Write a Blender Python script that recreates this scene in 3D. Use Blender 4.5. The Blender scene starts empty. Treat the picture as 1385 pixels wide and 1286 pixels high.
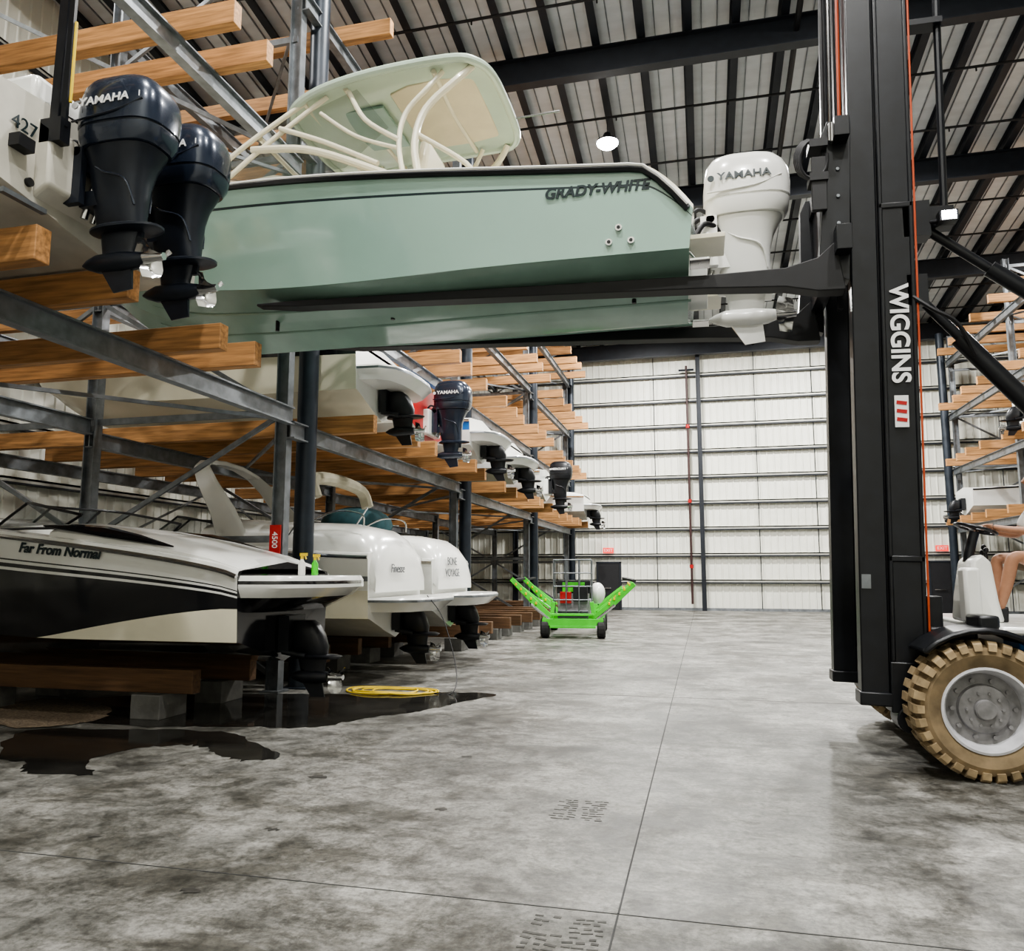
import bpy, math, random
from mathutils import Vector, Matrix, Euler
random.seed(7)
R=math.radians
# ------------------------------------------------------------------ materials
def M(name,col,rough=.5,metal=0,var=.12,scale=4,bump=0,alpha=1,emit=0,coat=0,stretch=None,detail=4):
    m=bpy.data.materials.new(name); m.use_nodes=True
    nt=m.node_tree; b=nt.nodes['Principled BSDF']
    tc=nt.nodes.new('ShaderNodeTexCoord'); mp=nt.nodes.new('ShaderNodeMapping')
    if stretch: mp.inputs['Scale'].default_value=stretch
    nz=nt.nodes.new('ShaderNodeTexNoise'); nz.inputs['Scale'].default_value=scale; nz.inputs['Detail'].default_value=detail
    cr=nt.nodes.new('ShaderNodeValToRGB')
    lo=[max(0,c*(1-var)) for c in col]; hi=[min(1,c*(1+var)) for c in col]
    cr.color_ramp.elements[0].position=.3; cr.color_ramp.elements[1].position=.7
    cr.color_ramp.elements[0].color=(*lo,1); cr.color_ramp.elements[1].color=(*hi,1)
    L=nt.links
    L.new(tc.outputs['Object'],mp.inputs[0]); L.new(mp.outputs[0],nz.inputs['Vector'])
    L.new(nz.outputs['Fac'],cr.inputs[0]); L.new(cr.outputs[0],b.inputs['Base Color'])
    b.inputs['Roughness'].default_value=rough; b.inputs['Metallic'].default_value=metal
    b.inputs['Coat Weight'].default_value=coat; b.inputs['Coat Roughness'].default_value=.06
    if alpha<1: b.inputs['Alpha'].default_value=alpha
    if emit:
        b.inputs['Emission Strength'].default_value=emit; b.inputs['Emission Color'].default_value=(*col,1)
    if bump:
        bp=nt.nodes.new('ShaderNodeBump'); bp.inputs['Strength'].default_value=bump; bp.inputs['Distance'].default_value=.02
        L.new(nz.outputs['Fac'],bp.inputs['Height']); L.new(bp.outputs[0],b.inputs['Normal'])
    return m
def concrete():
    m=bpy.data.materials.new('concrete_floor'); m.use_nodes=True
    nt=m.node_tree; b=nt.nodes['Principled BSDF']; L=nt.links
    tc=nt.nodes.new('ShaderNodeTexCoord')
    def noise(s,d,r,dist=0,off=0,sc=(1,1,1),rz=0):
        n=nt.nodes.new('ShaderNodeTexNoise'); n.inputs['Scale'].default_value=s; n.inputs['Detail'].default_value=d
        n.inputs['Roughness'].default_value=r; n.inputs['Distortion'].default_value=dist
        mp=nt.nodes.new('ShaderNodeMapping'); mp.inputs['Location'].default_value=(off,off*1.7,0); mp.inputs['Scale'].default_value=sc; mp.inputs['Rotation'].default_value=(0,0,rz)
        L.new(tc.outputs['Object'],mp.inputs[0]); L.new(mp.outputs[0],n.inputs['Vector']); return n
    def ramp(src,p0,c0,p1,c1):
        r=nt.nodes.new('ShaderNodeValToRGB'); r.color_ramp.elements[0].position=p0; r.color_ramp.elements[1].position=p1
        r.color_ramp.elements[0].color=(*c0,1); r.color_ramp.elements[1].color=(*c1,1); L.new(src,r.inputs[0]); return r
    def mul(a,c):
        x=nt.nodes.new('ShaderNodeMix'); x.data_type='RGBA'; x.blend_type='MULTIPLY'; x.inputs[0].default_value=1
        L.new(a,x.inputs[6]); L.new(c,x.inputs[7]); return x.outputs[2]
    n1=noise(.6,10,.68,.3); n2=noise(3.2,12,.75,.5,3); n3=noise(26,8,.75,0,5); n4=noise(1.0,10,.72,.4,9); n5=noise(7,8,.75,.3,14)
    n6=noise(2.2,8,.7,.3,21,(.35,1.6,1),.35)
    r1=ramp(n1.outputs['Fac'],.38,(.14,.138,.126),.60,(.34,.332,.308))
    r2=ramp(n2.outputs['Fac'],.38,(.42,.42,.41),.56,(1,1,1))
    r3=ramp(n3.outputs['Fac'],.34,(.46,.46,.45),.56,(1,1,1))
    r4=ramp(n4.outputs['Fac'],.41,(.36,.35,.32),.53,(1,1,1))
    r5=ramp(n5.outputs['Fac'],.36,(.48,.48,.46),.50,(1,1,1))
    r6=ramp(n6.outputs['Fac'],.36,(.55,.54,.51),.47,(1,1,1))
    o=mul(mul(mul(mul(mul(r1.outputs[0],r2.outputs[0]),r3.outputs[0]),r4.outputs[0]),r5.outputs[0]),r6.outputs[0])
    L.new(o,b.inputs['Base Color'])
    rr=ramp(n2.outputs['Fac'],.3,(.40,)*3,.7,(.62,)*3); L.new(rr.outputs[0],b.inputs['Roughness'])
    bp=nt.nodes.new('ShaderNodeBump'); bp.inputs['Strength'].default_value=.15; bp.inputs['Distance'].default_value=.01
    L.new(n3.outputs['Fac'],bp.inputs['Height']); L.new(bp.outputs[0],b.inputs['Normal'])
    return m
FLOOR=concrete()
WALLW=M('white_metal_siding',(.68,.68,.61),.45,0,.05,1.5)
ROOFP=M('roof_liner_panel',(.60,.62,.64),.4,.1,.08,1.5,stretch=(1,3,1))
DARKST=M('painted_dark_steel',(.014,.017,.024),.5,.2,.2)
COLST=M('blue_gray_painted_steel',(.022,.029,.040),.4,.3,.2)
GALV=M('galvanized_steel',(.20,.215,.23),.42,.6,.25,6)
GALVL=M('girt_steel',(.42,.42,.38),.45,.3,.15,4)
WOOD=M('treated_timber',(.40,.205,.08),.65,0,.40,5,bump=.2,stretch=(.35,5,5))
WOODD=M('shadowed_timber',(.11,.058,.027),.75,0,.35,5,bump=.2,stretch=(.35,5,5))  # timber with the shadow under the boats put into its colour
BLK=M('black_paint',(.008,.009,.012),.36,.1,.3,6)
BLKM=M('black_matte',(.006,.006,.008),.55,0,.3,8)
RUB=M('black_rubber',(.02,.02,.02),.75,0,.3,10,bump=.2)
TYRE=M('dusty_tan_tyre',(.36,.27,.16),.85,0,.4,7,bump=.3)
TYRED=M('dusty_tyre_sidewall',(.21,.155,.09),.85,0,.35,6,bump=.3)
RIM=M('white_painted_rim',(.60,.60,.63),.5,.1,.15,8)
RIMD=M('hub_gray',(.25,.245,.25),.55,.2,.25,10)
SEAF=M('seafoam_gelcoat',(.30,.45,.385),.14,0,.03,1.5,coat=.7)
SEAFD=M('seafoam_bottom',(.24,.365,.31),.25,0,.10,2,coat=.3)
TOPC=M('pale_seafoam_gelcoat',(.46,.56,.47),.25,0,.05,2,coat=.3)
CREAM=M('cream_gelcoat',(.72,.68,.54),.25,0,.05,2,coat=.4)
LINER=M('beige_headliner',(.60,.54,.40),.6,0,.06,4)
WHT=M('white_gelcoat',(.76,.76,.73),.22,0,.04,2,coat=.4)
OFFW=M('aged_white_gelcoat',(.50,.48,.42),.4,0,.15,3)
NAVY=M('navy_outboard_paint',(.022,.031,.052),.25,.3,.12,4,coat=.5)
NAVYD=M('dark_outboard_paint',(.014,.018,.027),.35,.2,.2,6)
BLKG=M('black_gelcoat',(.006,.006,.008),.12,0,.1,3,coat=.6)
BLUE=M('blue_paint',(.02,.16,.5),.35,0,.1)
REDP=M('red_paint',(.4,.015,.015),.35,0,.1)
PIPER=M('oxide_red_pipe',(.035,.014,.014),.5,0,.2)
TEAL=M('teal_canvas',(.015,.06,.07),.8,0,.2,10)
TAN=M('tan_vinyl',(.50,.38,.24),.5,0,.1)
BEIGE=M('beige_canvas',(.42,.39,.30),.8,0,.12)
CHROME=M('stainless_steel',(.62,.62,.62),.18,1,.1)
GLASS=M('tinted_acrylic',(.05,.07,.06),.06,0,.05,alpha=.38)
GREEN=M('lime_green_paint',(.07,.60,.03),.35,0,.1)
YEL=M('yellow_plastic',(.70,.50,.03),.5,0,.1)
WATER=M('wet_concrete',(.020,.019,.017),.07,0,.3,3,bump=.05)
LAMPE=M('lamp_lens',(1,.98,.94),.4,0,.01,emit=120)
LTXT=M('white_lettering',(.75,.75,.75),.4,0,.03)
DTXT=M('dark_lettering',(.012,.025,.03),.4,0,.05)
ORNG=M('orange_hose',(.45,.07,.02),.5,0,.1)
SKINM=M('skin',(.34,.17,.10),.55,0,.08,20)
SHIRT=M('white_cotton',(.72,.71,.68),.9,0,.06,20,bump=.2)
SHORT=M('khaki_cotton',(.16,.12,.08),.9,0,.1,20,bump=.2)
HAIR=M('brown_hair',(.06,.035,.02),.8,0,.3,40,bump=.4)
JOINT=M('joint_sealant',(.035,.035,.035),.8,0,.3)
TMARK=M('tyre_residue',(.060,.058,.053),.75,0,.45,14)
STAIN=M('oil_stained_concrete',(.04,.038,.034),.5,0,.4,14)
GRAN=M('absorbent_granules',(.14,.105,.07),.95,0,.6,40,bump=.8)
CONC=M('concrete_block',(.12,.118,.11),.9,0,.2,8,bump=.3)
REDSIGN=M('exit_sign_red',(.8,.05,.04),.4,0,.05,emit=.8)
# ------------------------------------------------------------------ mesh builder
class MB:
    def __init__(s): s.v=[];s.f=[];s.m=[];s.mats=[]
    def mi(s,mat):
        if mat not in s.mats: s.mats.append(mat)
        return s.mats.index(mat)
    def add(s,vs,fs,mat):
        o=len(s.v); s.v+= [tuple(p) for p in vs]
        if not isinstance(mat,list): mat=[mat]*len(fs)
        for f,mm in zip(fs,mat):
            s.f.append([i+o for i in f]); s.m.append(s.mi(mm))
    def box(s,c,sz,mat,rot=None):
        hx,hy,hz=[q/2 for q in sz]
        vs=[Vector((x,y,z)) for x in(-hx,hx) for y in(-hy,hy) for z in(-hz,hz)]
        if rot:
            E=Euler([R(a) for a in rot]).to_matrix(); vs=[E@p for p in vs]
        vs=[p+Vector(c) for p in vs]
        s.add(vs,[(0,1,3,2),(4,6,7,5),(0,4,5,1),(2,3,7,6),(0,2,6,4),(1,5,7,3)],mat)
    def bb(s,x0,x1,y0,y1,z0,z1,mat): s.box(((x0+x1)/2,(y0+y1)/2,(z0+z1)/2),(abs(x1-x0),abs(y1-y0),abs(z1-z0)),mat)
    def frame(s,d):
        d=d.normalized(); up=Vector((0,0,1)) if abs(d.z)<.95 else Vector((1,0,0))
        a=d.cross(up).normalized(); b=a.cross(d).normalized(); return a,b
    def beam(s,p,q,w,h,mat,w2=None,h2=None):
        p=Vector(p);q=Vector(q);a,b=s.frame(q-p); w2=w2 or w;h2=h2 or h
        vs=[p+a*i*w/2+b*j*h/2 for i,j in((-1,-1),(1,-1),(1,1),(-1,1))]+[q+a*i*w2/2+b*j*h2/2 for i,j in((-1,-1),(1,-1),(1,1),(-1,1))]
        s.add(vs,[(3,2,1,0),(4,5,6,7),(0,1,5,4),(1,2,6,5),(2,3,7,6),(3,0,4,7)],mat)
    def ibeam(s,p,q,w,h,mat,t=.02):
        p=Vector(p);q=Vector(q);a,b=s.frame(q-p)
        s.beam(p,q,t,h-2*t,mat)
        s.beam(p+b*(h/2-t/2),q+b*(h/2-t/2),w,t,mat); s.beam(p-b*(h/2-t/2),q-b*(h/2-t/2),w,t,mat)
    def cyl(s,p,q,r,mat,r2=None,n=16,cap=True):
        s.path([p,q],r,mat,n,[r,r2 if r2 is not None else r],cap)
    def path(s,pts,r,mat,n=8,rs=None,cap=True):
        pts=[Vector(p) for p in pts]; N=len(pts); vs=[];fs=[]
        pa=None
        for i,p in enumerate(pts):
            d=(pts[min(i+1,N-1)]-pts[max(i-1,0)])
            if pa is None: a,b=s.frame(d)
            else:
                dn=d.normalized(); a=(pa-dn*pa.dot(dn)).normalized(); b=a.cross(dn).normalized()
            pa=a; rr=rs[i] if rs else r
            for k in range(n):
                t=2*math.pi*k/n; vs.append(p+a*math.cos(t)*rr+b*math.sin(t)*rr)
        for i in range(N-1):
            for k in range(n):
                k2=(k+1)%n; fs.append((i*n+k,i*n+k2,(i+1)*n+k2,(i+1)*n+k))
        if cap: fs.append(tuple(range(n-1,-1,-1))); fs.append(tuple((N-1)*n+k for k in range(n)))
        s.add(vs,fs,mat)
    def spath(s,pts,r,mat,n=10,sub=5,rs=None):
        P=[Vector(p) for p in pts]; out=[];N=len(P)
        for i in range(N-1):
            p0=P[max(i-1,0)];p1=P[i];p2=P[i+1];p3=P[min(i+2,N-1)]
            for k in range(sub):
                t=k/sub; out.append(.5*((2*p1)+(p2-p0)*t+(2*p0-5*p1+4*p2-p3)*t*t+(3*p1-p0-3*p2+p3)*t**3))
        out.append(P[-1]); s.path(out,r,mat,n)
    def loft(s,secs,mat,cap=True,mf=None,capm=None):
        n=len(secs[0]); vs=[p for q in secs for p in q]; fs=[];ms=[]
        for i in range(len(secs)-1):
            for k in range(n):
                k2=(k+1)%n; fs.append((i*n+k,i*n+k2,(i+1)*n+k2,(i+1)*n+k)); ms.append(mf(i,k) if mf else mat)
        if cap:
            fs.append(tuple(range(n-1,-1,-1))); ms.append(capm or mat)
            fs.append(tuple((len(secs)-1)*n+k for k in range(n))); ms.append(capm or mat)
        s.add(vs,fs,ms)
    def stack(s,rows,mat,n=24,p=2.6,off=(0,0,0),mf=None):
        secs=[]
        for (z,cx,hx,hy) in rows:
            ring=[]
            for k in range(n):
                t=2*math.pi*k/n; c=math.cos(t);q=math.sin(t)
                ring.append((off[0]+cx+hx*math.copysign(abs(c)**(2/p),c),off[1]+hy*math.copysign(abs(q)**(2/p),q),off[2]+z))
            secs.append(ring)
        s.loft(secs,mat,mf=mf)
    def sphere(s,c,r,mat,n=16,m=10):
        secs=[]
        for i in range(1,m):
            ph=math.pi*i/m
            secs.append([(c[0]+r[0]*math.sin(ph)*math.cos(2*math.pi*k/n),c[1]+r[1]*math.sin(ph)*math.sin(2*math.pi*k/n),c[2]-r[2]*math.cos(ph)) for k in range(n)])
        s.loft(secs,mat)
    def lathe(s,c,prof,mat,n=40,axis='y',mats=None,cap=True):
        secs=[]
        for r,h in prof:
            ring=[]
            for k in range(n):
                t=2*math.pi*k/n
                if axis=='y': ring.append((c[0]+r*math.cos(t),c[1]+h,c[2]+r*math.sin(t)))
                elif axis=='x': ring.append((c[0]+h,c[1]+r*math.cos(t),c[2]+r*math.sin(t)))
                else: ring.append((c[0]+r*math.cos(t),c[1]+r*math.sin(t),c[2]+h))
            secs.append(ring)
        s.loft(secs,mat,cap=cap,mf=(lambda i,k:mats[i]) if mats else None)
    def build(s,name,parent=None,loc=(0,0,0),rot=(0,0,0),smooth=True,bevel=0,ang=35):
        me=bpy.data.meshes.new(name); me.from_pydata(s.v,[],s.f)
        for m in s.mats: me.materials.append(m)
        me.polygons.foreach_set('material_index',s.m)
        import bmesh
        bm=bmesh.new(); bm.from_mesh(me); bmesh.ops.recalc_face_normals(bm,faces=bm.faces[:]); bm.to_mesh(me); bm.free()
        if smooth:
            me.polygons.foreach_set('use_smooth',[True]*len(me.polygons)); me.set_sharp_from_angle(angle=R(ang))
        me.update()
        o=bpy.data.objects.new(name,me); bpy.context.scene.collection.objects.link(o)
        o.location=loc; o.rotation_euler=[R(a) for a in rot]
        if parent: o.parent=parent
        if bevel:
            bv=o.modifiers.new('bevel','BEVEL'); bv.width=bevel; bv.segments=2; bv.limit_method='ANGLE'
        return o
def empty(name,loc=(0,0,0),rot=(0,0,0),parent=None):
    e=bpy.data.objects.new(name,None); e.location=loc; e.rotation_euler=[R(a) for a in rot]; e.empty_display_size=.3
    bpy.context.scene.collection.objects.link(e)
    if parent: e.parent=parent
    return e
def text(body,size,loc,rot,mat,parent,name='lettering',ext=.003,shear=0,bold=.0,sx=1):
    c=bpy.data.curves.new(name,'FONT'); c.body=body; c.size=size; c.extrude=ext; c.align_x='CENTER'; c.align_y='CENTER'
    c.shear=shear; c.offset=bold; c.materials.append(mat)
    o=bpy.data.objects.new(name,c); o.location=loc; o.rotation_euler=[R(a) for a in rot]; o.scale=(sx,1,1)
    bpy.context.scene.collection.objects.link(o); o.parent=parent; return o
# ------------------------------------------------------------------ room shell
XL,XR,YB,YF=-15.0,18.0,-8.0,37.0
def roofz(y): return 12.8+.12*(37-y)
b=MB(); b.bb(XL,XR,YB,YF,-.3,0,FLOOR); b.build('floor',smooth=False)
def corr(length,step=.305):
    pts=[];u=0
    while u<length:
        pts+=[(u,0),(u+step*.70,0),(u+step*.78,-.03),(u+step*.92,-.03)]; u+=step
    pts.append((length,0)); return pts
def wall(name,axis,fix,a0,a1,z0,z1f,side):
    b=MB(); pts=corr(a1-a0); vs=[];fs=[]
    for u,d in pts:
        for top in(0,1):
            if axis=='x': vs.append((a0+u,fix+side*d,z0 if not top else z1f(fix)))
            else: vs.append((fix+side*d,a0+u,z0 if not top else z1f(a0+u)))
    for i in range(len(pts)-1): fs.append((2*i,2*i+2,2*i+3,2*i+1))
    b.add(vs,fs,WALLW); return b.build(name,smooth=False)
wall('wall_back','x',YF,XL,XR,0,lambda y:roofz(y),1)
wall('wall_left','y',XL,YB,YF,0,roofz,-1)
wall('wall_right','y',XR,YB,YF,0,roofz,1)
wall('wall_front','x',YB,XL,XR,0,lambda y:roofz(y),-1)
b=MB(); 
for i in range(10):
    z=1.35+i*1.21
    b.bb(XL,XR,YF-.2,YF-.04,z,z+.05,GALVL); b.bb(XL,XR,YF-.2,YF-.185,z-.06,z+.05,GALVL)
    b.bb(XL,XR,YF-.2,YF-.04,z-.12,z-.06,DARKST)  # dark strip painting the shadow line under each girt
for x in(-9,-6.5,-2.1,2.5,5,7.5,12.5,15): b.cyl((x,YF-.13,0.1),(x,YF-.13,12.6),.02,DARKST,n=6)
b.build('trim_1',smooth=False)
b=MB()
for i in range(11):
    z=1.35+i*1.21
    b.bb(XL+.04,XL+.2,YB,YF-.25,z,z+.05,GALVL); b.bb(XL+.185,XL+.2,YB,YF-.25,z-.06,z+.05,GALVL); b.bb(XL+.04,XL+.2,YB,YF-.25,z-.10,z-.06,DARKST)  # last strip is painted shade below the left wall girt
    b.bb(XR-.2,XR-.04,YB,YF-.25,z-.06,z+.05,GALVL)
b.build('trim_2',smooth=False)
b=MB(); b.bb(XL,XR,YF-.12,YF-.04,0,.12,GALV); b.build('baseboard_back')
for x in(-.02,8.6,-8.8):
    b=MB(); b.ibeam((x,YF-.36,0),(x,YF-.36,12.6),.2,.2,DARKST,t=.03); b.build('wall_column',smooth=False)
b=MB(); b.cyl((-.55,YF-.35,.3),(-.55,YF-.35,11.4),.055,PIPER,n=10)
for z in(2.0,5,8.5): b.cyl((-.55,YF-.35,z-.08),(-.55,YF-.35,z+.08),.09,REDP,n=10)
b.cyl((-.9,YF-.35,11.2),(-.2,YF-.35,11.2),.05,DARKST,n=8); b.build('standpipe')
for i,x in enumerate((-4.35,9.9)):
    b=MB(); b.bb(x-.5,x+.5,YF-.27,YF-.2,.02,2.15,BLKM); b.bb(x-.58,x-.5,YF-.29,YF-.04,0,2.22,DARKST); b.bb(x+.5,x+.58,YF-.29,YF-.04,0,2.22,DARKST); b.bb(x-.58,x+.58,YF-.29,YF-.04,2.15,2.23,DARKST)
    b.cyl((x-.4,YF-.32,1.0),(x+.1,YF-.32,1.0),.02,CHROME)
    b.build('door_%d'%(i+1),bevel=.01)
    e=empty('exit_sign',(x,YF-.28,2.75)); q=MB(); q.box((0,0,0),(.5,.08,.26),REDSIGN); q.build('housing',e,bevel=.01)
    text('EXIT',.2,(0,-.045,0),(90,0,0),LTXT,e)
b=MB(); b.add([(XL,YB,roofz(YB)),(XR,YB,roofz(YB)),(XR,YF,roofz(YF)),(XL,YF,roofz(YF))],[(0,1,2,3)],ROOFP); b.build('ceiling',smooth=False)
b=MB(); x=XL+.4
while x<XR:
    y0,y1=YB+.1,YF-.1
    for (dx,w,dz,t) in((0,.03,-.15,.26),(.05,.19,-.285,.025),(-.04,.1,-.03,.02)):
        vs=[]
        for y in(y0,y1):
            for sx in(-1,1):
                for sz in(-1,1): vs.append((x+dx+sx*w/2,y,roofz(y)+dz+sz*t/2))
        b.add(vs,[(0,1,3,2),(4,6,7,5),(0,4,5,1),(2,3,7,6),(0,2,6,4),(1,5,7,3)],DARKST)
    for k in(.37,.74):
        vs=[]
        for y in(y0,y1):
            for sx in(-1,1):
                for sz in(-1,1): vs.append((x+k+sx*.012,y,roofz(y)-.02+sz*.02))
        b.add(vs,[(0,1,3,2),(4,6,7,5),(0,4,5,1),(2,3,7,6),(0,2,6,4),(1,5,7,3)],GALV)
    x+=1.12
b.build('ceiling_purlins',smooth=False)
for y in(-.9,5.4,11.7,18.0,24.3,30.6,36.4):
    b=MB(); z=roofz(y)-.3-.38; b.ibeam((XL+.1,y,z),(XR-.1,y,z),.28,.72,DARKST,t=.03); b.build('roof_rafter',smooth=False)
b=MB()
for y in(3,8,14.6,16.3,20.3,22.6,26.5,28.6,32.5,34.5):
    z=roofz(y)-.5; b.cyl((XL+.4,y,z),(XR-.4,y,z),.035,BLKM,n=8)
    x=-14
    while x<17: b.cyl((x,y,z),(x,y,z-.12),.02,BLKM,n=6); x+=3
b.cyl((2.5,YB+.5,roofz(YB)-.62),(2.5,YF-.6,roofz(YF)-.62),.07,BLKM,n=8)
b.build('sprinkler_pipes')
def highbay(x,y,power):
    z=roofz(y)-.95; e=empty('high_bay_lamp',(x,y,z))
    q=MB(); q.lathe((0,0,0),[(.06,.28),(.1,.26),(.16,.12),(.32,.02),(.33,-.02),(.31,-.02)],DARKST,n=24,axis='z'); q.cyl((0,0,.28),(0,0,.62),.012,DARKST,n=6); q.build('housing',e)
    q=MB(); q.lathe((0,0,0),[(.30,-.02),(.29,-.06),(.22,-.12),(.1,-.15),(.01,-.155)],LAMPE,n=24,axis='z'); q.build('lens',e)
    l=bpy.data.lights.new('lamp_light','AREA'); l.shape='DISK'; l.size=.5; l.energy=power; l.color=(1,.985,.95)
    lo=bpy.data.objects.new('light',l); lo.location=(0,0,-.17); lo.parent=e; bpy.context.scene.collection.objects.link(lo)
for x,y,p in((-2.3,20.7,2200),(-2.3,11.5,1300),(-2.6,2.5,1300),(5,20.7,1500),(5,11.5,1200),(4,2.5,1100),(-2.3,31,1900),(5,31,1900),(-12,8,500),(-12,24,500),(13,26,900),(1,-4,1200)):
    highbay(x,y,p)
b=MB(); b.bb(-.475,-.465,YB,YF-.2,.0,.002,JOINT)
for y in(4.15,11.2,18.3,25.4,32.5): b.bb(XL,XR,y-.004,y+.004,0,.002,JOINT)
for x in(-7.6,6.6): b.bb(x-.005,x+.005,YB,YF-.2,0,.002,JOINT)
b.build('floor_joint',smooth=False)
def blob(name,pts,mat,z=.004,jit=.05,sub=8):
    out=[]
    n=len(pts)
    for i in range(n):
        p0,p1,p2,p3=[Vector(pts[(i+j-1)%n]) for j in range(4)]
        for k in range(sub):
            t=k/sub; q=.5*((2*p1)+(p2-p0)*t+(2*p0-5*p1+4*p2-p3)*t*t+(3*p1-p0-3*p2+p3)*t**3)
            out.append((q.x+random.uniform(-jit,jit)*.6,q.y+random.uniform(-jit,jit),z))
    b=MB(); b.add(out,[tuple(range(len(out)))],mat); return b.build(name,smooth=False)
blob('water_puddle',[(-2.9,10.9),(-3.8,10.85),(-4.6,10.5),(-5.3,10.3),(-6.6,10.0),(-8.2,9.2),(-7.6,8.0),(-6.2,7.7),(-5.2,7.95),(-4.3,8.1),(-3.9,8.8),(-3.5,9.3),(-3.2,10.1)],WATER)
blob('water_puddle',[(-6.5,6.2),(-7.2,7.2),(-6.2,7.5),(-5.1,7.65),(-4.4,7.2),(-3.9,6.75),(-4.2,6.55),(-4.6,6.8),(-5.0,7.0),(-5.4,6.75),(-5.5,6.25),(-5.1,5.8),(-5.7,5.75),(-6.0,6.0)],WATER)
blob('absorbent_granules',[(-8.6,8.0),(-8.8,9.0),(-7.6,8.8),(-6.9,7.9),(-7.4,7.3)],GRAN,z=.01)
for (x,y,s) in((-3.2,6.2,.09),(-2.85,4.9,.05),(-2.75,3.9,.07),(-1.9,5.6,.05),(-3.9,4.5,.04),(-2.2,7.2,.05)):
    blob('oil_stain',[(x-s,y),(x,y+s*.6),(x+s,y),(x,y-s*.5)],STAIN,jit=.02,sub=4,z=.003)
for (x,y) in((-.93,5.82),(-.70,3.82)):
    b=MB()
    for i in range(10):
        for j in range(2):
            for q in range(3):
                if random.random()<.2: continue
                b.box((x+(j-.5)*.20+(q-1)*.055+random.uniform(-.015,.015),y+(i-4.5)*.05+random.uniform(-.006,.006),.0012),(random.uniform(.03,.06),random.uniform(.010,.022),.0015),TMARK,rot=(0,0,random.uniform(-8,8)+12*(j-.5)))
    b.build('tire_mark',smooth=False)
b=MB(); pts=[]
for i in range(120):
    t=i/119*2*math.pi*5; rx=.55+.14*math.sin(t*.37+1); ry=.28+.09*math.sin(t*.61)
    pts.append((-4.4+rx*math.cos(t)+.12*math.sin(t*.21),10.75+ry*math.sin(t+.2*math.sin(t*.3)),.02+.006*math.sin(t*3)))
b.path(pts,.012,YEL,n=6); b.spath([(-3.85,10.75,.02),(-3.5,10.7,.02),(-3.6,11.2,.3),(-3.95,11.6,1.0),(-4.25,11.7,1.35)],.008,BLKM,n=6); b.build('extension_cord')
# ------------------------------------------------------------------ racks
def rack(name,xf,sg,frames,levels,bunks,htop=13.2,out=.85):
    e=empty(name)
    lines=[xf,xf+sg*3.4,xf+sg*6.8]
    b=MB()
    for y in frames:
        for x in lines: b.ibeam((x,y,0),(x,y,min(htop,roofz(y)-1.3)),.16,.2,GALV,t=.02); b.bb(x-.15,x+.15,y-.15,y+.15,0,.03,GALV)
        zs=[.2,2.2,4.1,6.1,8.2,10.2,12.2]
        for i in range(len(zs)-1):
            for k in range(2):
                a,c=(lines[k],lines[k+1])
                if (i+k)%2: a,c=c,a
                b.beam((a,y,zs[i]),(c,y,zs[i+1]),.05,.07,GALV)
                b.beam((lines[k],y,zs[i+1]),(lines[k+1],y,zs[i+1]),.06,.1,GALV)
    b.build('uprights',e,smooth=False)
    b=MB()
    for j in range(len(frames)-1):
        y0,y1=frames[j],frames[j+1]
        for z in levels[j]:
            for k,x in enumerate(lines): b.ibeam((x-sg*.16*(k==0),y0-.08,z-.13),(x-sg*.16*(k==0),y1+.08 if j==len(frames)-2 else y1-.08,z-.13),.13,.26,GALV,t=.022)
            b.beam((lines[0],y0,z-.15),(lines[1],(y0+y1)/2,z-.15),.05,.05,GALV); b.beam((lines[1],(y0+y1)/2,z-.15),(lines[0],y1,z-.15),.05,.05,GALV)
        b.beam((lines[2],y0,.5),(lines[2],y1,4),.03,.05,GALV); b.beam((lines[2],y1,.5),(lines[2],y0,4),.03,.05,GALV)
    b.build('beams',e,smooth=False)
    b=MB()
    for j in range(len(frames)-1):
        for z in levels[j]:
            for y in bunks[j]:
                dx=random.uniform(-.12,.12)
                b.bb(xf-sg*out+dx,xf+sg*6.9,y-.075,y+.075,z+.0,z+.29,WOOD)
    b.build('timber_bunks',e,bevel=.008,smooth=False)
    return e
def slots(cs,o=.75): 
    r=[]
    for c in cs: r+=[c-o,c+o]
    return r
lb=[[3.1,4.85,5.75,7.35,8.05],slots([12.25,14.85,17.4]),slots([20.4,23,25.6]),slots([28.7,31.3,33.8])]
rk=rack('storage_rack',-6.08,-1,[2.0,10.35,18.6,26.9,35.2],[[4.15,8.05,12.0],[3.95,6.2,8.5,10.9],[3.8,6.1,8.4,10.9],[3.7,5.9,8.2,10.6]],lb,out=1.05)
q=MB(); q.bb(-6.17,-5.99,10.22,10.235,1.95,2.4,REDP); q.build('capacity_label',rk)
text('4500',.12,(-6.08,10.21,2.18),(90,90,0),LTXT,rk)
rack('storage_rack',10.4,1,[22.5,29.0,35.5],[[3.6,6.0,8.3,10.6],[3.6,6.0,8.3,10.6]],[slots([24.2,27.2]),slots([30.7,33.7])])
for y in(10.82,19.0,27.3,35.65):
    xx=-5.95 if y<11 else -5.9
    b=MB(); b.cyl((xx,y,.02),(xx,y,roofz(y)-1.05),.155,COLST,n=24); b.bb(xx-.22,xx+.22,y-.2,y+.2,0,.02,COLST); b.build('building_column')
for y in(22.0,35.8):
    b=MB(); b.cyl((10.1,y,.0),(10.1,y,roofz(y)-1.05),.16,COLST,n=24); b.build('building_column')
def cradle(yc,o=.6,x0=-12,x1=-5.9,z=.5):
    b=MB()
    for y in(yc-o,yc+o):
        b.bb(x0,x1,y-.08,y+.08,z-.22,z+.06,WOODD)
    for x in(x1-.5,(x0+x1)/2,x0+.5):
        for y in(yc-o,yc+o): b.bb(x-.2,x+.2,y-.25,y+.25,0,z-.22,CONC)
    return b.build('ground_bunk_cradle',bevel=.01,smooth=False)
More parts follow.
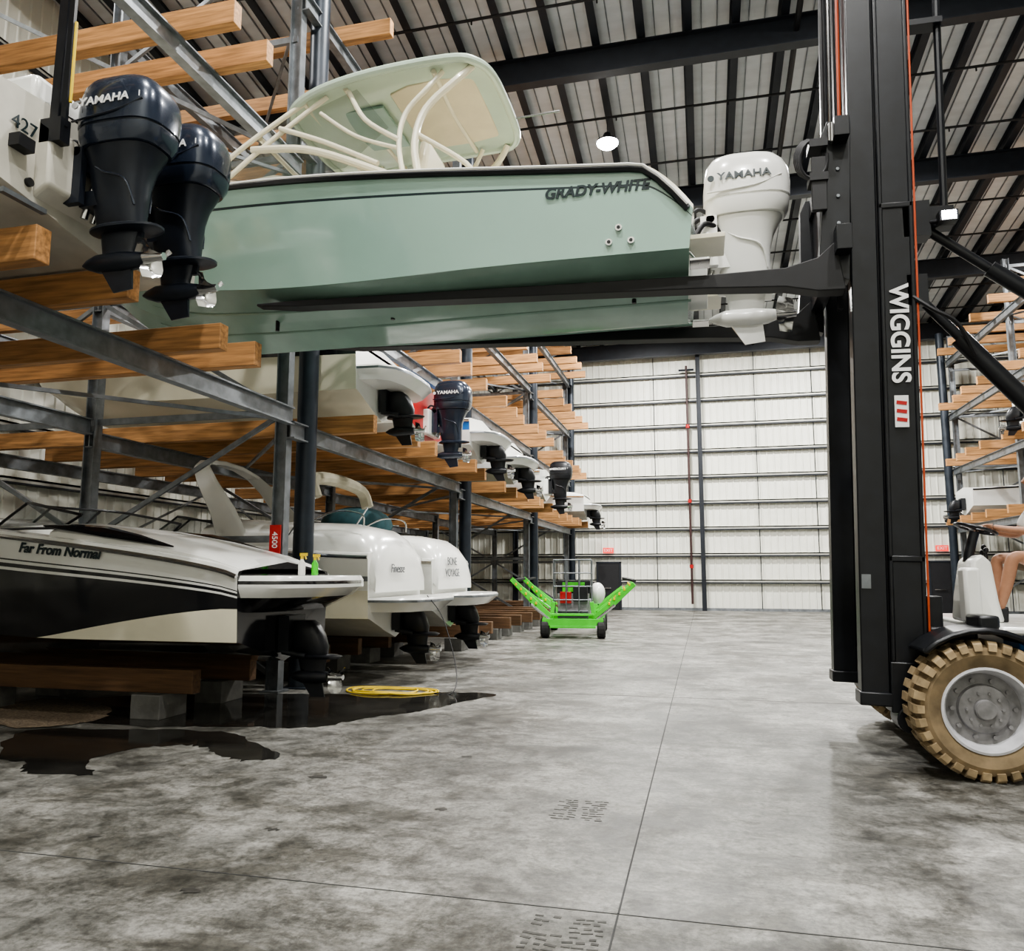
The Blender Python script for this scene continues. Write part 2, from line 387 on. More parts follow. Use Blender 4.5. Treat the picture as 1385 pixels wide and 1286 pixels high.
for y in(8.9,12.25,14.8,17.4,20.4,23.0,25.6,28.7,31.3): cradle(y,x1=-5.9 if y<16 else -4.9)
# ------------------------------------------------------------------ boats
def hullshape(L,B,zk,zc,zs0,zs1,kb=.62,kp=2.0,cw=.9,q=.3,pw=1.3,sd=0,sds=.05):
    def f(s):
        zs=zs0+(zs1-zs0)*s**pw
        ys=B/2*(1-(max(0,(s-q)/(1-q)))**2.6)*(.95+.05*min(1,s/.3))
        yc=B/2*cw*(1-(max(0,(s-.15)/.85))**2.1)*(.96+.04*min(1,s/.3))
        e=max(0,(s-kb)/(1-kb)); k=zk+(zs-zk)*e**kp
        c=zc+(zs-zc)*max(0,(s-.3)/.7)**2.2*.7; c=min(max(c,k),zs)
        if sd and s<sds:
            z2=zs-sd*(1-s/sds)**1.4; y0=yc+.05*(1-s)
            ys=y0+(ys-y0)*((z2-c)/(zs-c))**1.15; zs=z2
        return ys,yc,k,c,zs
    return f
def side_y(f,L,x,z):
    s=-x/L; ys,yc,k,c,zs=f(s); a=max(0,(z-c)/(zs-c)); y0=yc+.05*(1-s); return y0+(ys-y0)*a**1.15
def hull(mb,L,f,mf,qs,drop=.5,ck=(.03,.45),N=36,deckm=WHT,inm=OFFW,capm=None,warp=None,rake=0):
    secs=[];labels=None
    sl=sorted(set([i/N for i in range(N+1)]+([.008,.016,.024,.032,.04,.048] if rake else [])))
    for s in sl:
        ys,yc,k,c,zs=f(s); x=-L*s
        H=[(0,k),(yc*.5,k+(c-k)*.46),(yc*.53,k+(c-k)*.46+.018*(1-s)),(yc,c),(yc+.05*(1-s),c+.005)]
        lab=['bot','bot','bot','bot']
        y0=yc+.05*(1-s)
        for a in qs:
            if a<=0: continue
            a2=warp(s,a) if warp else a
            yy=y0+(ys-y0)*a2**1.15; H.append((yy,c+.005+(zs-c-.005)*a2)); lab.append(('side',a))
        d=drop if ck[0]<=s<=ck[1] else 0
        H+=[(ys-.03*(1-s),zs+.05*(1-s**6)),(ys*.86,zs+.07*(1-s**6)),(ys*.83,zs+.07*(1-s**6)-d),(0,zs+.07*(1-s**6)-d+(0.10*(1-s**6) if not d else 0))]
        lab+=['deck','deck','in','deckc']
        def rx(z): return x+(rake*max(0,1-s/.08)*(z-c) if rake else 0)
        ring=[(rx(z),y,z) for y,z in H]+[(rx(z),-y,z) for y,z in H[-2:0:-1]]
        secs.append(ring); labels=lab
    n=len(labels)
    def m(i,kk):
        j=kk if kk<n else 2*n-1-kk
        s=(sl[i]+sl[i+1])/2; l=labels[j]
        if isinstance(l,tuple): return mf(s,l[1])
        if l=='bot': return mf(s,-1)
        if l=='deck': return deckm
        return inm if (ck[0]<=s<=ck[1]) else deckm
    mb.loft(secs,deckm,mf=m,capm=capm or deckm)
def siderail(mb,L,f,off,r,mat,s0=0,s1=.995,dz=-.01):
    for sg in(-1,1):
        mb.path([(-L*s,sg*(f(s)[0]+off*(1-s)),f(s)[4]+dz) for s in [s0+i/60*(s1-s0) for i in range(61)]],r,mat,n=6)
def prop(mb,c,r,mat,axis=1):
    mb.cyl((c[0]-.08,c[1],c[2]),(c[0]+.1,c[1],c[2]),.055*r/.2,mat,r2=.035*r/.2,n=12)
    for i in range(3):
        t0=i*2*math.pi/3+.4; vs=[];fs=[]
        for j in range(5):
            rr=.04+(r-.04)*j/4; w=[.35,.55,.62,.5,.18][j]
            for k in range(4):
                t=t0+(k/3-.5)*w*1.6; vs.append((c[0]+(k/3-.5)*.16*(1-.3*j/4),c[1]+rr*math.cos(t),c[2]+rr*math.sin(t)))
        for j in range(4):
            for k in range(3): fs.append((j*4+k,j*4+k+1,(j+1)*4+k+1,(j+1)*4+k))
        mb.add(vs,fs,mat)
def outboard(name,parent,loc,scale=1.0,cowl=NAVY,leg=NAVYD,label='YAMAHA',rot=(0,0,0),steel=CHROME,lblmat=LTXT,num='150'):
    e=empty(name,loc,rot); e.scale=(scale,)*3
    if parent: e.parent=parent
    b=MB()
    b.stack([(1.185,.37,.29,.18),(1.2,.38,.35,.235),(1.26,.39,.38,.258),(1.34,.395,.388,.266),(1.345,.395,.380,.258),(1.36,.395,.380,.258),(1.365,.395,.392,.27),(1.5,.40,.395,.274),(1.62,.40,.382,.265),(1.71,.39,.35,.245),(1.77,.38,.30,.21),(1.81,.37,.22,.15),(1.825,.36,.10,.07)],cowl,n=36,p=3.2,mf=lambda i,k:leg if i in(3,4) else cowl)
    for sg in(-1,1):
        b.spath([(.04,sg*.245,1.40),(.25,sg*.275,1.40),(.5,sg*.272,1.43),(.70,sg*.235,1.52)],.009,leg,n=6)
        b.spath([(.30,sg*.20,1.75),(.55,sg*.215,1.68),(.70,sg*.18,1.55)],.012,leg,n=6)
    b.build('cowl',e)
    b=MB()
    b.stack([(.53,.38,.21,.09),(.62,.37,.22,.115),(.75,.36,.23,.135),(.9,.355,.245,.15),(1.04,.36,.275,.175),(1.12,.37,.305,.20),(1.19,.38,.335,.22)],leg,n=28,p=2.8)
    b.stack([(.50,.42,.27,.12),(.512,.43,.33,.15),(.532,.43,.33,.15),(.56,.38,.24,.11)],leg,n=24,p=2.4)
    b.stack([(.24,.37,.17,.055),(.35,.36,.155,.04),(.52,.37,.19,.06)],leg,n=20,p=2.0)
    b.path([(.02,0,.26),(.08,0,.26),(.18,0,.26),(.42,0,.26),(.55,0,.26),(.62,0,.27)],.08,leg,n=16,rs=[.01,.045,.078,.085,.07,.05])
    b.loft([[(.2,-.018,.22),(.5,-.018,.22),(.5,.018,.22),(.2,.018,.22)],[(.34,-.006,.0),(.52,-.006,.02),(.52,.006,.02),(.34,.006,.0)]],leg)
    b.box((.56,0,.46),(.06,.03,.1),leg)
    for sg in(-1,1): b.spath([(.16,sg*.14,1.08),(.3,sg*.165,.98),(.5,sg*.15,.9),(.56,sg*.09,.7)],.010,cowl,n=6)
    b.build('midsection',e)
    b=MB(); prop(b,(.7,0,.27),.18,steel); b.build('propeller',e)
    b=MB()
    for sg in(-1,1): b.bb(-.03,.12,sg*.17-.03,sg*.17+.03,.72,1.2,leg)
    b.cyl((.06,-.2,1.17),(.06,.2,1.17),.04,leg); b.bb(.05,.25,-.12,.12,.72,.85,leg); b.bb(.05,.2,-.12,.12,1.02,1.17,leg)
    b.cyl((.04,-.05,.65),(.14,-.05,.98),.03,steel); b.cyl((.04,.05,.65),(.14,.05,.98),.03,steel)
    b.spath([(-.15,.12,1.2),(-.05,.13,1.32),(.05,.1,1.28)],.025,BLKM)
    b.spath([(-.15,-.12,1.2),(-.05,-.13,1.30),(.05,-.1,1.26)],.02,BLKM)
    b.build('bracket',e)
    if label:
        text(label,.10,(.37,-.2775,1.53),(87,0,0),lblmat,e,bold=.002,sx=1.15)
        b=MB(); b.cyl((.075,-.262,1.53),(.075,-.252,1.53),.03,lblmat,n=20); b.build('emblem',e)
        text(num,.075,(.70,-.215,1.56),(87,0,38),lblmat,e)
    return e
def sterndrive(parent,loc,scale=1.0,mat=BLK,steel=CHROME,rot=(0,0,0)):
    e=empty('sterndrive',loc,rot); e.scale=(scale,)*3; e.parent=parent
    b=MB()
    b.stack([(.50,.34,.22,.09),(.60,.33,.24,.12),(.75,.30,.22,.13),(.86,.27,.18,.12),(.92,.25,.12,.09)],mat,n=20,p=2.8)
    b.bb(0,.14,-.2,.2,.55,.98,mat); b.cyl((.05,-.17,.55),(.35,-.15,.5),.035,mat); b.cyl((.05,.17,.55),(.35,.15,.5),.035,mat)
    b.stack([(.46,.40,.32,.13),(.49,.42,.34,.15),(.51,.4,.3,.12)],mat,n=20,p=2.2)
    b.stack([(.22,.38,.16,.05),(.34,.37,.17,.045),(.5,.36,.2,.07)],mat,n=20,p=2)
    b.path([(.06,0,.24),(.13,0,.24),(.25,0,.24),(.45,0,.24),(.58,0,.24)],.08,mat,n=16,rs=[.01,.05,.085,.085,.06])
    b.loft([[(.22,-.015,.2),(.5,-.015,.2),(.5,.015,.2),(.22,.015,.2)],[(.36,-.006,.0),(.54,-.006,.0),(.54,.006,.0),(.36,.006,.0)]],mat)
    b.build('drive_leg',e)
    b=MB(); prop(b,(.68,0,.24),.19,steel); b.build('propeller',e)
def windshield(mb,x0,x1,yw,z0,h,rake=.5,frame=BLK):
    base=[];top=[]
    for i in range(13):
        t=-1+2*i/12; a=abs(t)
        if a<.6: bx=x0-.35*(1-(a/.6)**2); by=yw*(t/.6)*.82
        else: u=(a-.6)/.4; bx=x0+(x1-x0)*u; by=math.copysign(yw*(.82+.18*min(1,u*1.5)),t)
        fade=1 if a<.6 else 1-.55*((a-.6)/.4)
        base.append((bx,by,z0)); top.append((bx+rake*fade,by*.93,z0+h*fade))
    n=len(base); mb.add(base+top,[(i,i+1,n+i+1,n+i) for i in range(n-1)],GLASS)
    mb.path(base,.018,frame,n=6); mb.path(top,.02,frame,n=6)
    for i in(0,3,6,9,12): mb.path([base[i],top[i]],.018,frame,n=6)
def capsec(x,w,z0,h,n=12,p=3.2):
    """rounded deck-moulding section"""
    pts=[]
    for i in range(n+1):
        t=math.pi*i/n; c=math.cos(t);q=math.sin(t)
        pts.append((x,w*math.copysign(abs(c)**(2/p),c),z0+h*abs(q)**(2/p)))
    return pts
def boat(name,xs,yc,zb,L=7.2,B=2.3,dep=(0,.26,.95,1.45),mf=None,drive='stern',deckm=WHT,ws=True,extra=None,rail=CHROME,plat=.6,drop=.45,drvkw={},capm=None,wsframe=BLK,qs=(.2,.45,.6,.68,.8,.92,1),pw=1.3,warp=None,wsh=.36,ph=.22):
    e=empty(name,(xs,yc,zb)); f=hullshape(L,B,*dep,pw=pw)
    b=MB(); hull(b,L,f,mf or (lambda s,a:WHT),qs,deckm=deckm,drop=drop,capm=capm,warp=warp); siderail(b,L,f,.015,.03,rail)
    b.build('hull',e)
    zs=dep[2]
    b=MB()
    b.loft([[(x,-B*.3,z) for x,z in((-.5,zs-.3),(-1.1,zs-.3),(-1.05,zs+.1),(-.55,zs+.14))],[(x,B*.3,z) for x,z in((-.5,zs-.3),(-1.1,zs-.3),(-1.05,zs+.1),(-.55,zs+.14))]],deckm)
    for sg in(-1,1):
        b.box((-L*.34,sg*B*.2,zs+.05),(.5,.45,.5),TAN); b.box((-L*.34+.25,sg*B*.2,zs+.25),(.12,.45,.5),TAN,rot=(0,12,0))
    b.build('seating',e,bevel=.04)
    if ws:
        b=MB(); ysw=f(.42)[0]*.88; windshield(b,-L*.5,-L*.33,ysw,f(.45)[4]+.07,wsh,frame=wsframe); b.build('windshield',e)
    if plat and drive=='stern':
        b=MB(); zp=dep[1]+ph; P=plat
        pts=[(-.02,-B*.45),(P*.5,-B*.44),(P*.82,-B*.36),(P*.97,-B*.2),(P,0),(P*.97,B*.2),(P*.82,B*.36),(P*.5,B*.44),(-.02,B*.45)]
        b.loft([[(x*.8,y*.9,zp-.12) for x,y in pts],[(x*.97,y*.98,zp) for x,y in pts],[(x+.02,y*1.02,zp+.03) for x,y in pts],[(x+.02,y*1.02,zp+.07) for x,y in pts],[(x,y,zp+.10) for x,y in pts]],deckm,mf=lambda i,k:GALV if i==2 else deckm); b.build('swim_platform',e)
    if drive=='stern': sterndrive(e,(.02,0,-.42),1.0,**drvkw)
    elif drive=='out':
        outboard('outboard_motor',e,(.12,0,-.45),.98,**drvkw)
        b=MB(); b.bb(-.05,.12,-.35,.35,.2,.72,deckm); b.build('motor_mount',e,bevel=.03)
    if extra: extra(e,f,L,B,dep)
    return e
def mf1(s,a):
    if a<0: return BLKG
    if a<=.31: return CREAM
    if a<=.66: return BLKG
    if a<=.69: return WHT
    if a<=.73: return BLKG
    if a<=.76: return WHT
    if a<=.775: return BLKG
    return WHT
def wp1(s,a):
    if a<=.31: return .50*max(0,1-s/.36)**1.1
    return a
def ex1(e,f,L,B,dep):
    b=MB()
    rows=[]
    for s,h in((0.0,.06),(.01,.09),(.06,.15),(.16,.21),(.25,.24),(.33,.24),(.345,.2)):
        ys,yc,k,c,zs=f(s); rows.append(capsec(-L*s,ys*.93,zs+.02,h))
    b.loft(rows,WHT)
    for sg in(-1,1):
        b.path([(-L*s,sg*(f(s)[0]*.90),f(s)[4]+.13+.06*math.sin((s-.1)*9)) for s in(.12,.18,.24,.3,.36)],.05,BLKG,n=8,rs=[.01,.05,.075,.05,.01])
    b.build('stern_cap',e)
    b=MB(); zs=dep[2]
    pts=[(-.05,-1.07),(.30,-1.03),(.55,-.92),(.72,-.70),(.82,-.38),(.85,0),(.82,.38),(.72,.70),(.55,.92),(.30,1.03),(-.05,1.07)]
    b.loft([[(x*.45-.1,y*.86,zs-.42) for x,y in pts],[(x*.85-.04,y*.95,zs-.25) for x,y in pts],[(x,y,zs-.14) for x,y in pts],[(x,y,zs-.10) for x,y in pts],[(x,y,zs-.06) for x,y in pts],[(x-.03,y*.97,zs-.0) for x,y in pts]],WHT,mf=lambda i,k:BLKG if i in(0,3) else WHT); b.build('stern_platform',e)
    x=-2.38; z=f(-x/L)[4]-.10
    text('Far From Normal',.165,(x,-side_y(f,L,x,z)-.012,z),(95,4.5,-.5),DTXT,e,shear=.3,bold=.005)
boat('bowrider_boat',-5.1,8.9,.62,L=7.6,B=2.3,dep=(0,.3,1.05,1.95),mf=mf1,extra=ex1,plat=0,qs=(.31,.66,.69,.73,.76,.775,.88,1),pw=.72,warp=wp1,capm=BLKG)
def mf2(s,a):
    if a<0: return OFFW
    if .6<a<=.68: return GALV
    return CREAM if a<.5 else WHT
def ex2(e,f,L,B,dep):
    b=MB(); zs=dep[2]
    rows=[]
    for s,x,h,d in((0,.10,.05,-.55),(0,.06,.28,-.5),(0,-.06,.42,-.3),(.02,-.25,.50,-.1),(.08,-.66,.55,-.05),(.2,-1.66,.52,-.05),(.33,-2.75,.50,-.05),(.36,-3.0,.42,-.05)):
        ys,yc,k,c,z=f(s); rows.append(capsec(x,ys*.93,z+d,h-d*.8))
    b.loft(rows,WHT); b.build('transom_cap',e)
    b=MB()
    secs=[]
    prof=[(-1.12,0),(-1.08,.5),(-.98,.95),(-.8,1.2),(-.5,1.32),(0,1.36),(.5,1.32),(.8,1.2),(.98,.95),(1.08,.5),(1.12,0)]
    for y,z in prof:
        xx=-2.1-1.2*(z/1.36)**1.3; w=.55-.28*z/1.36; zz=zs+.25+z*1.08
        secs.append([(xx,y,zz-.05),(xx-w,y,zz-.03),(xx-w,y*.93,zz+.04 if abs(y)<.9 else zz),(xx,y*.93,zz+.03)])
    b.loft(secs,WHT); b.build('radar_arch',e,bevel=.02)
    b=MB(); b.spath([(-1.0,-1.0,zs+.95),(-1.1,-.9,zs+1.25),(-1.15,0,zs+1.34),(-1.1,.9,zs+1.25),(-1.0,1.0,zs+.95)],.11,BEIGE,n=10)
    for sg in(-1,1): b.path([(-1.5,sg*1.05,zs+.25),(-1.0,sg*1.0,zs+.95)],.014,CHROME,n=6)
    b.build('bimini_top',e)
    b=MB()
    for sg in(-1,1): b.spath([(-.2,sg*.9,zs+.48),(-.25,sg*.9,zs+.68),(-.7,sg*.95,zs+.72),(-1.2,sg*1.0,zs+.5)],.014,CHROME,n=6)
    b.build('stern_rails',e)
    x=-1.3;z=zs-.22; text('REGAL',.2,(x,-side_y(f,L,x,z)-.012,z),(94,0,1),GALV,e)
    text('Finesse',.2,(.125,-.25,zs-.18),(85,0,90),NAVY,e,shear=.3)
boat('express_cruiser_boat',-5.0,12.25,.65,L=8.3,B=2.45,dep=(0,.35,1.3,2.1),mf=mf2,extra=ex2,deckm=WHT,plat=.85)
def ex3(e,f,L,B,dep):
    b=MB(); zs=dep[2]
    rows=[]
    for s,x,h,d in((0,.10,.05,-.5),(0,.06,.26,-.45),(0,-.06,.40,-.3),(.02,-.25,.48,-.1),(.08,-.66,.52,-.05),(.2,-1.6,.50,-.05),(.33,-2.6,.45,-.05)):
        ys,yc,k,c,z=f(s); rows.append(capsec(x,ys*.93,z+d,h-d*.8))
    b.loft(rows,WHT); b.build('transom_cap',e)
    b=MB(); b.sphere((-1.9,-.35,zs+.75),(.75,.62,.38),TEAL); b.cyl((-1.9,-.3,zs+.2),(-1.9,-.3,zs+.6),.35,TEAL,n=16); b.build('canvas_cover',e)
    text('BONE',.22,(.125,-.3,zs+.02),(86,0,90),NAVY,e); text('VOYAGE',.22,(.135,-.3,zs-.2),(86,0,90),NAVY,e)
boat('cuddy_cabin_boat',-4.9,14.85,.65,L=8,B=2.4,dep=(0,.35,1.25,2.0),mf=lambda s,a:OFFW if a<0 else WHT,extra=ex3,plat=.85)
def mfA(s,a):
    if a<0: return CREAM
    if a>.9: return BLKG
    return CREAM
def exA(e,f,L,B,dep):
    b=MB(); rows=[]
    for s,h in((0.0,.05),(.01,.1),(.06,.2),(.2,.26),(.33,.26),(.345,.2)):
        ys,yc,k,c,zs=f(s); rows.append(capsec(-L*s,ys*.93,zs+.02,h))
    b.loft(rows,WHT); b.build('stern_cap',e)
boat('runabout_boat',-5.3,12.2,4.27,L=7.4,B=2.3,dep=(0,.34,1.05,1.35),mf=mfA,deckm=WHT,rail=BLK,extra=exA,plat=.7,ph=.3)
def mfB(s,a):
    if a<0: return WHT
    if .6<a<=.8: return REDP
    return WHT
boat('center_console_boat',-5.4,14.85,4.27,L=6.6,B=2.2,dep=(0,.32,1.0,1.4),mf=mfB,drive='out',ws=False,capm=REDP,drvkw=dict(cowl=NAVY,leg=NAVY))
def mfC(s,a):
    if a<0: return WHT
    if a>.6: return BLUE
    return WHT
def exC(e,f,L,B,dep):
    b=MB(); zs=dep[2]
    b.loft([[(x,y,z) for y,z in((-w,zs),(-w*.7,zs+h),(w*.7,zs+h),(w,zs))] for x,w,h in((-.1,.95,.02),(-.6,1.0,.25),(-2.5,1.0,.55),(-4.5,.9,.35),(-6,.5,.1))],BLUE); b.build('mooring_cover',e)
boat('ski_boat',-5.0,17.4,4.25,L=6.4,B=2.2,dep=(0,.3,.85,1.15),mf=mfC,extra=exC,ws=False)
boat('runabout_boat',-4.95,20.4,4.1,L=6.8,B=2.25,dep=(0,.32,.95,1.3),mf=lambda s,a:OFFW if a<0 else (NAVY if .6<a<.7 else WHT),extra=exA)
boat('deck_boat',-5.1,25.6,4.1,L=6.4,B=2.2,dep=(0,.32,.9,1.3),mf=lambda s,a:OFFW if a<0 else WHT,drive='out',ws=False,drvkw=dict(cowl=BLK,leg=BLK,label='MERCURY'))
boat('runabout_boat',-4.9,33.8,4.0,L=6.6,B=2.2,dep=(0,.32,.95,1.3),mf=lambda s,a:OFFW if a<0 else WHT,extra=exA)
for y,z in((24.2,3.92),(27.2,6.3),(33.7,3.92)):
    e=empty('stored_boat',(10.0,y,z),(0,0,180)); f=hullshape(6.5,2.2,0,.32,.95,1.3); b=MB(); hull(b,6.5,f,lambda s,a:WHT,(.3,.6,1)); siderail(b,6.5,f,.01,.03,BLK); b.build('hull',e); sterndrive(e,(.02,0,-.3))
def exN(e,f,L,B,dep):
    for dy in(-.42,.30): outboard('outboard_motor',e,(.10,dy,-.47),1.0)
    b=MB(); zs=dep[2]
    b.loft([[(-.02,y,.2),(.14,y,.3),(.14,y,.78),(-.02,y,.9)] for y in(-.85,.85)],OFFW)
    b.build('motor_bracket',e,bevel=.03)
    b=MB(); b.bb(-.6,0,-.9,-.2,zs+.05,zs+.3,WHT); b.bb(-.6,0,.2,.9,zs+.05,zs+.22,WHT); b.build('transom_seats',e,bevel=.05)
    b=MB(); b.beam((.12,-.80,.75),(.16,-.80,3.4),.05,.08,BLK); b.beam((.20,-.80,.8),(.22,-.80,3.0),.03,.05,BLK); b.bb(.02,.22,-.85,-.75,.66,.86,BLK); b.cyl((.25,-.80,1.0),(.25,-.80,1.7),.012,YEL,n=8)
    b.build('shallow_water_anchor',e)
    text('427',.16,(.015,-.98,.72),(90,0,90),DTXT,e)
    b=MB(); b.cyl((.0,-.9,.3),(.03,-.9,.3),.035,BLK); b.bb(0,.05,-1.15,-.75,.1,.14,GALV); b.bb(0,.1,-1.1,-.95,.5,.6,BLKM); b.build('transom_fittings',e)
boat('fishing_boat',-5.08,5.6,4.45,L=8,B=2.6,dep=(0,.22,.95,1.4),mf=lambda s,a:OFFW if a<.5 else WHT,drive=None,extra=exN,ws=False,capm=OFFW,plat=0)
# ------------------------------------------------------------------ hero boat
GX,GY=-.05,8.7
g=empty('dual_console_boat',(GX,GY,0))
GL=8.5; gf=hullshape(GL,2.7,4.5,4.86,5.68,6.5,kb=.66,kp=2.15,cw=.9,pw=1.1,sd=.42,sds=.055)
def mfG(s,a):
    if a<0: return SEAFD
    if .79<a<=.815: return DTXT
    return SEAF
b=MB(); hull(b,GL,gf,mfG,(.1,.3,.5,.79,.815,.9,.97,1),deckm=CREAM,N=48,drop=.6,ck=(.06,.5),capm=SEAF,inm=CREAM,rake=.12)
siderail(b,GL,gf,.02,.034,BLK,dz=-.01); siderail(b,GL,gf,.04,.018,WHT,dz=.025)
b.build('hull',g)
b=MB()
for fr in(.35,.68):
    for sg in(-1,1):
        b.path([(-GL*s,sg*(gf(s)[1]*fr),gf(s)[2]+(gf(s)[3]-gf(s)[2])*fr*.95-.005) for s in [i/20*.8 for i in range(21)]],.016,SEAFD,n=4)
b.build('strakes',g)
b=MB()
for x,z in((-.78,4.99),(-.68,5.13),(-.56,4.99)):
    yy=side_y(gf,GL,x,z)
    b.cyl((x,-yy+.01,z),(x,-yy-.025,z),.035,CHROME,n=16); b.cyl((x,-yy-.02,z),(x,-yy-.03,z),.018,BLK,n=12)
for x,z in((-.6,4.66),(-3.4,4.70),(-4.9,4.68)): b.cyl((x,-.50,z-.06),(x,-.50,z+.1),.025,BLK,n=10)
b.build('through_hulls',g)
yy=side_y(gf,GL,-.86,5.53)
text('GRADY-WHITE',.148,(-.90,-yy-.012,5.54),(96,0,1.6),DTXT,g,shear=.25,bold=.005,sx=1.05)
b=MB(); b.box((.08,0,5.05),(.2,.8,.55),WHT); b.bb(0,.35,-1.1,-.6,5.0,5.05,CREAM); b.bb(0,.35,.6,1.1,5.0,5.05,CREAM)
b.bb(0,.2,-1.1,-.85,4.78,4.81,CHROME); b.cyl((.1,-1,4.78),(-.02,-1,4.95),.015,CHROME); b.bb(0,.2,.85,1.1,4.78,4.81,CHROME)
b.spath([(.0,-.35,5.2),(.15,-.3,5.5),(.3,-.2,5.5)],.03,BLKM); b.spath([(.0,-.25,5.3),(.2,-.2,5.55),(.35,-.15,5.45)],.025,BLKM); b.spath([(.0,-.5,5.2),(.1,-.45,5.15),(.2,-.3,5.4)],.02,WHT)
b.build('transom_fittings',g,bevel=.015)
outboard('outboard_motor',g,(.16,0,4.2),1.19,cowl=WHT,leg=WHT,label='YAMAHA',lblmat=DTXT,num='')
b=MB()
b.loft([[(x,y,z) for y,z in((-w,5.9),(-w*.92,zt),(w*.92,zt),(w,5.9))] for x,w,zt in((-4.0,.98,6.25),(-4.8,.98,6.42),(-5.5,.9,6.42),(-6.4,.7,6.42),(-7.2,.35,6.4))],CREAM)
b.build('consoles',g,bevel=.04)
b=MB()
for sg in(-1,1):
    b.box((-3.2,sg*.55,6.0),(.55,.6,.5),CREAM); b.box((-2.95,sg*.55,6.35),(.13,.6,.55),CREAM,rot=(0,10,0))
b.bb(-.75,-.45,-1.0,1.0,5.5,5.8,CREAM)
b.build('seats',g,bevel=.05)
def topsec(x,z,hw,th,dr):
    pts=[];n=14
    for i in range(n+1):
        t=-1+2*i/n; pts.append((x,hw*t,z-dr*abs(t)**3+th*.5*(1-abs(t)**6)))
    for i in range(n+1):
        t=1-2*i/n; pts.append((x,hw*t*.97,z-dr*abs(t)**3-th*.5*(1-abs(t)**6)))
    return pts
b=MB()
tp=[(-4.72,7.24,.50,.03,.02),(-4.66,7.28,.80,.07,.04),(-4.4,7.37,.92,.1,.06),(-3.9,7.46,.97,.12,.07),(-3.2,7.52,.99,.13,.07),(-2.6,7.53,.98,.13,.07),(-2.30,7.50,.92,.11,.06),(-2.18,7.46,.66,.05,.03)]
b.loft([topsec(*t) for t in tp],TOPC)
b.build('hardtop',g)
b=MB()
for sg in(-1,1): b.spath([(-4.75,0,7.24),(-4.73,sg*.45,7.24),(-4.62,sg*.80,7.26),(-4.2,sg*.95,7.36),(-3.5,sg*1.0,7.44),(-2.6,sg*.99,7.47),(-2.3,sg*.9,7.45),(-2.17,sg*.6,7.45),(-2.15,0,7.46)],.05,TOPC)
b.build('hardtop_rim',g)
b=MB(); b.loft([[(x,w*q,z) for q in(-1,-.5,0,.5,1)]+[(x,w*q,z+.03) for q in(1,.5,0,-.5,-1)] for x,w,z in((-3.45,.6,7.40),(-3.2,.68,7.42),(-2.8,.70,7.44),(-2.4,.62,7.44))],LINER)
b.bb(-4.2,-3.6,-.45,.45,7.36,7.40,SEAFD); b.build('hardtop_liner',g,bevel=.01)
b=MB(); r=.030
for sg in(-1,1):
    Y=lambda v:sg*v
    b.spath([(-5.95,Y(.95),6.2),(-5.3,Y(.95),6.70),(-4.75,Y(.88),7.1),(-4.45,Y(.84),7.30)],r,CREAM)
    b.spath([(-5.6,Y(1.0),6.18),(-5.0,Y(.95),6.68),(-4.5,Y(.88),7.08),(-4.15,Y(.84),7.34)],r,CREAM)
    b.spath([(-5.05,Y(.96),6.72),(-4.3,Y(1.0),6.60),(-3.5,Y(1.04),6.25),(-3.0,Y(1.08),5.98)],.045,CREAM)
    b.spath([(-4.7,Y(.95),6.95),(-4.1,Y(.98),6.68),(-3.4,Y(1.02),6.30)],r,CREAM)
    b.spath([(-2.85,Y(1.1),5.92),(-2.95,Y(1.05),6.45),(-2.85,Y(.98),6.9),(-2.5,Y(.92),7.25),(-2.35,Y(.84),7.43)],.042,CREAM)
    b.spath([(-3.05,Y(1.08),6.0),(-3.15,Y(1.02),6.5),(-3.1,Y(.96),6.9),(-2.85,Y(.92),7.2),(-2.7,Y(.85),7.42)],r,CREAM)
    b.spath([(-3.15,Y(1.02),6.45),(-3.7,Y(.97),6.7),(-4.2,Y(.9),7.1)],r*.8,CREAM)
    b.spath([(-3.15,Y(1.02),6.55),(-3.6,Y(.95),6.9),(-3.85,Y(.88),7.33)],r,CREAM)
    b.spath([(-2.2,Y(1.1),5.85),(-2.35,Y(1.05),6.15),(-2.95,Y(1.02),6.6)],r,CREAM)
    b.spath([(-5.95,Y(.95),6.2),(-4.6,Y(1.06),6.12),(-3.0,Y(1.12),5.98)],.03,CREAM)
for x,z in((-5.0,6.90),(-4.45,7.30),(-3.9,7.38),(-2.8,7.42)): b.spath([(x,-.88,z),(x-.05,0,z+.03),(x,.88,z)],r,CREAM)
b.spath([(-5.95,-.95,6.2),(-6.25,-.5,6.35),(-6.35,0,6.38),(-6.25,.5,6.35),(-5.95,.95,6.2)],r,CREAM)
b.path([(-2.2,.3,7.45),(-1.55,.35,7.5)],.012,CHROME,n=6)
b.build('hardtop_frame',g)
b=MB()
b.add([(-5.95,-.93,6.25),(-6.25,-.45,6.4),(-6.3,0,6.42),(-6.25,.45,6.4),(-5.95,.93,6.25),(-4.55,-.84,7.28),(-4.68,-.4,7.3),(-4.7,0,7.31),(-4.68,.4,7.3),(-4.55,.84,7.28)],[(0,1,6,5),(1,2,7,6),(2,3,8,7),(3,4,9,8)],GLASS)
for sg in(-1,1): b.add([(-5.5,sg*.99,6.25),(-3.8,sg*1.02,6.3),(-3.3,sg*.97,6.75),(-3.75,sg*.88,7.35),(-4.4,sg*.87,7.15)],[(0,1,2,3,4)],GLASS)
b.build('windshield',g)
b=MB()
for sg in(-1,1): b.spath([(-4.9,sg*1.15,6.18),(-6.2,sg*.98,6.55),(-7.4,sg*.55,6.75),(-8.2,sg*.12,6.8)],.016,CHROME,n=6)
b.build('bow_rail',g)
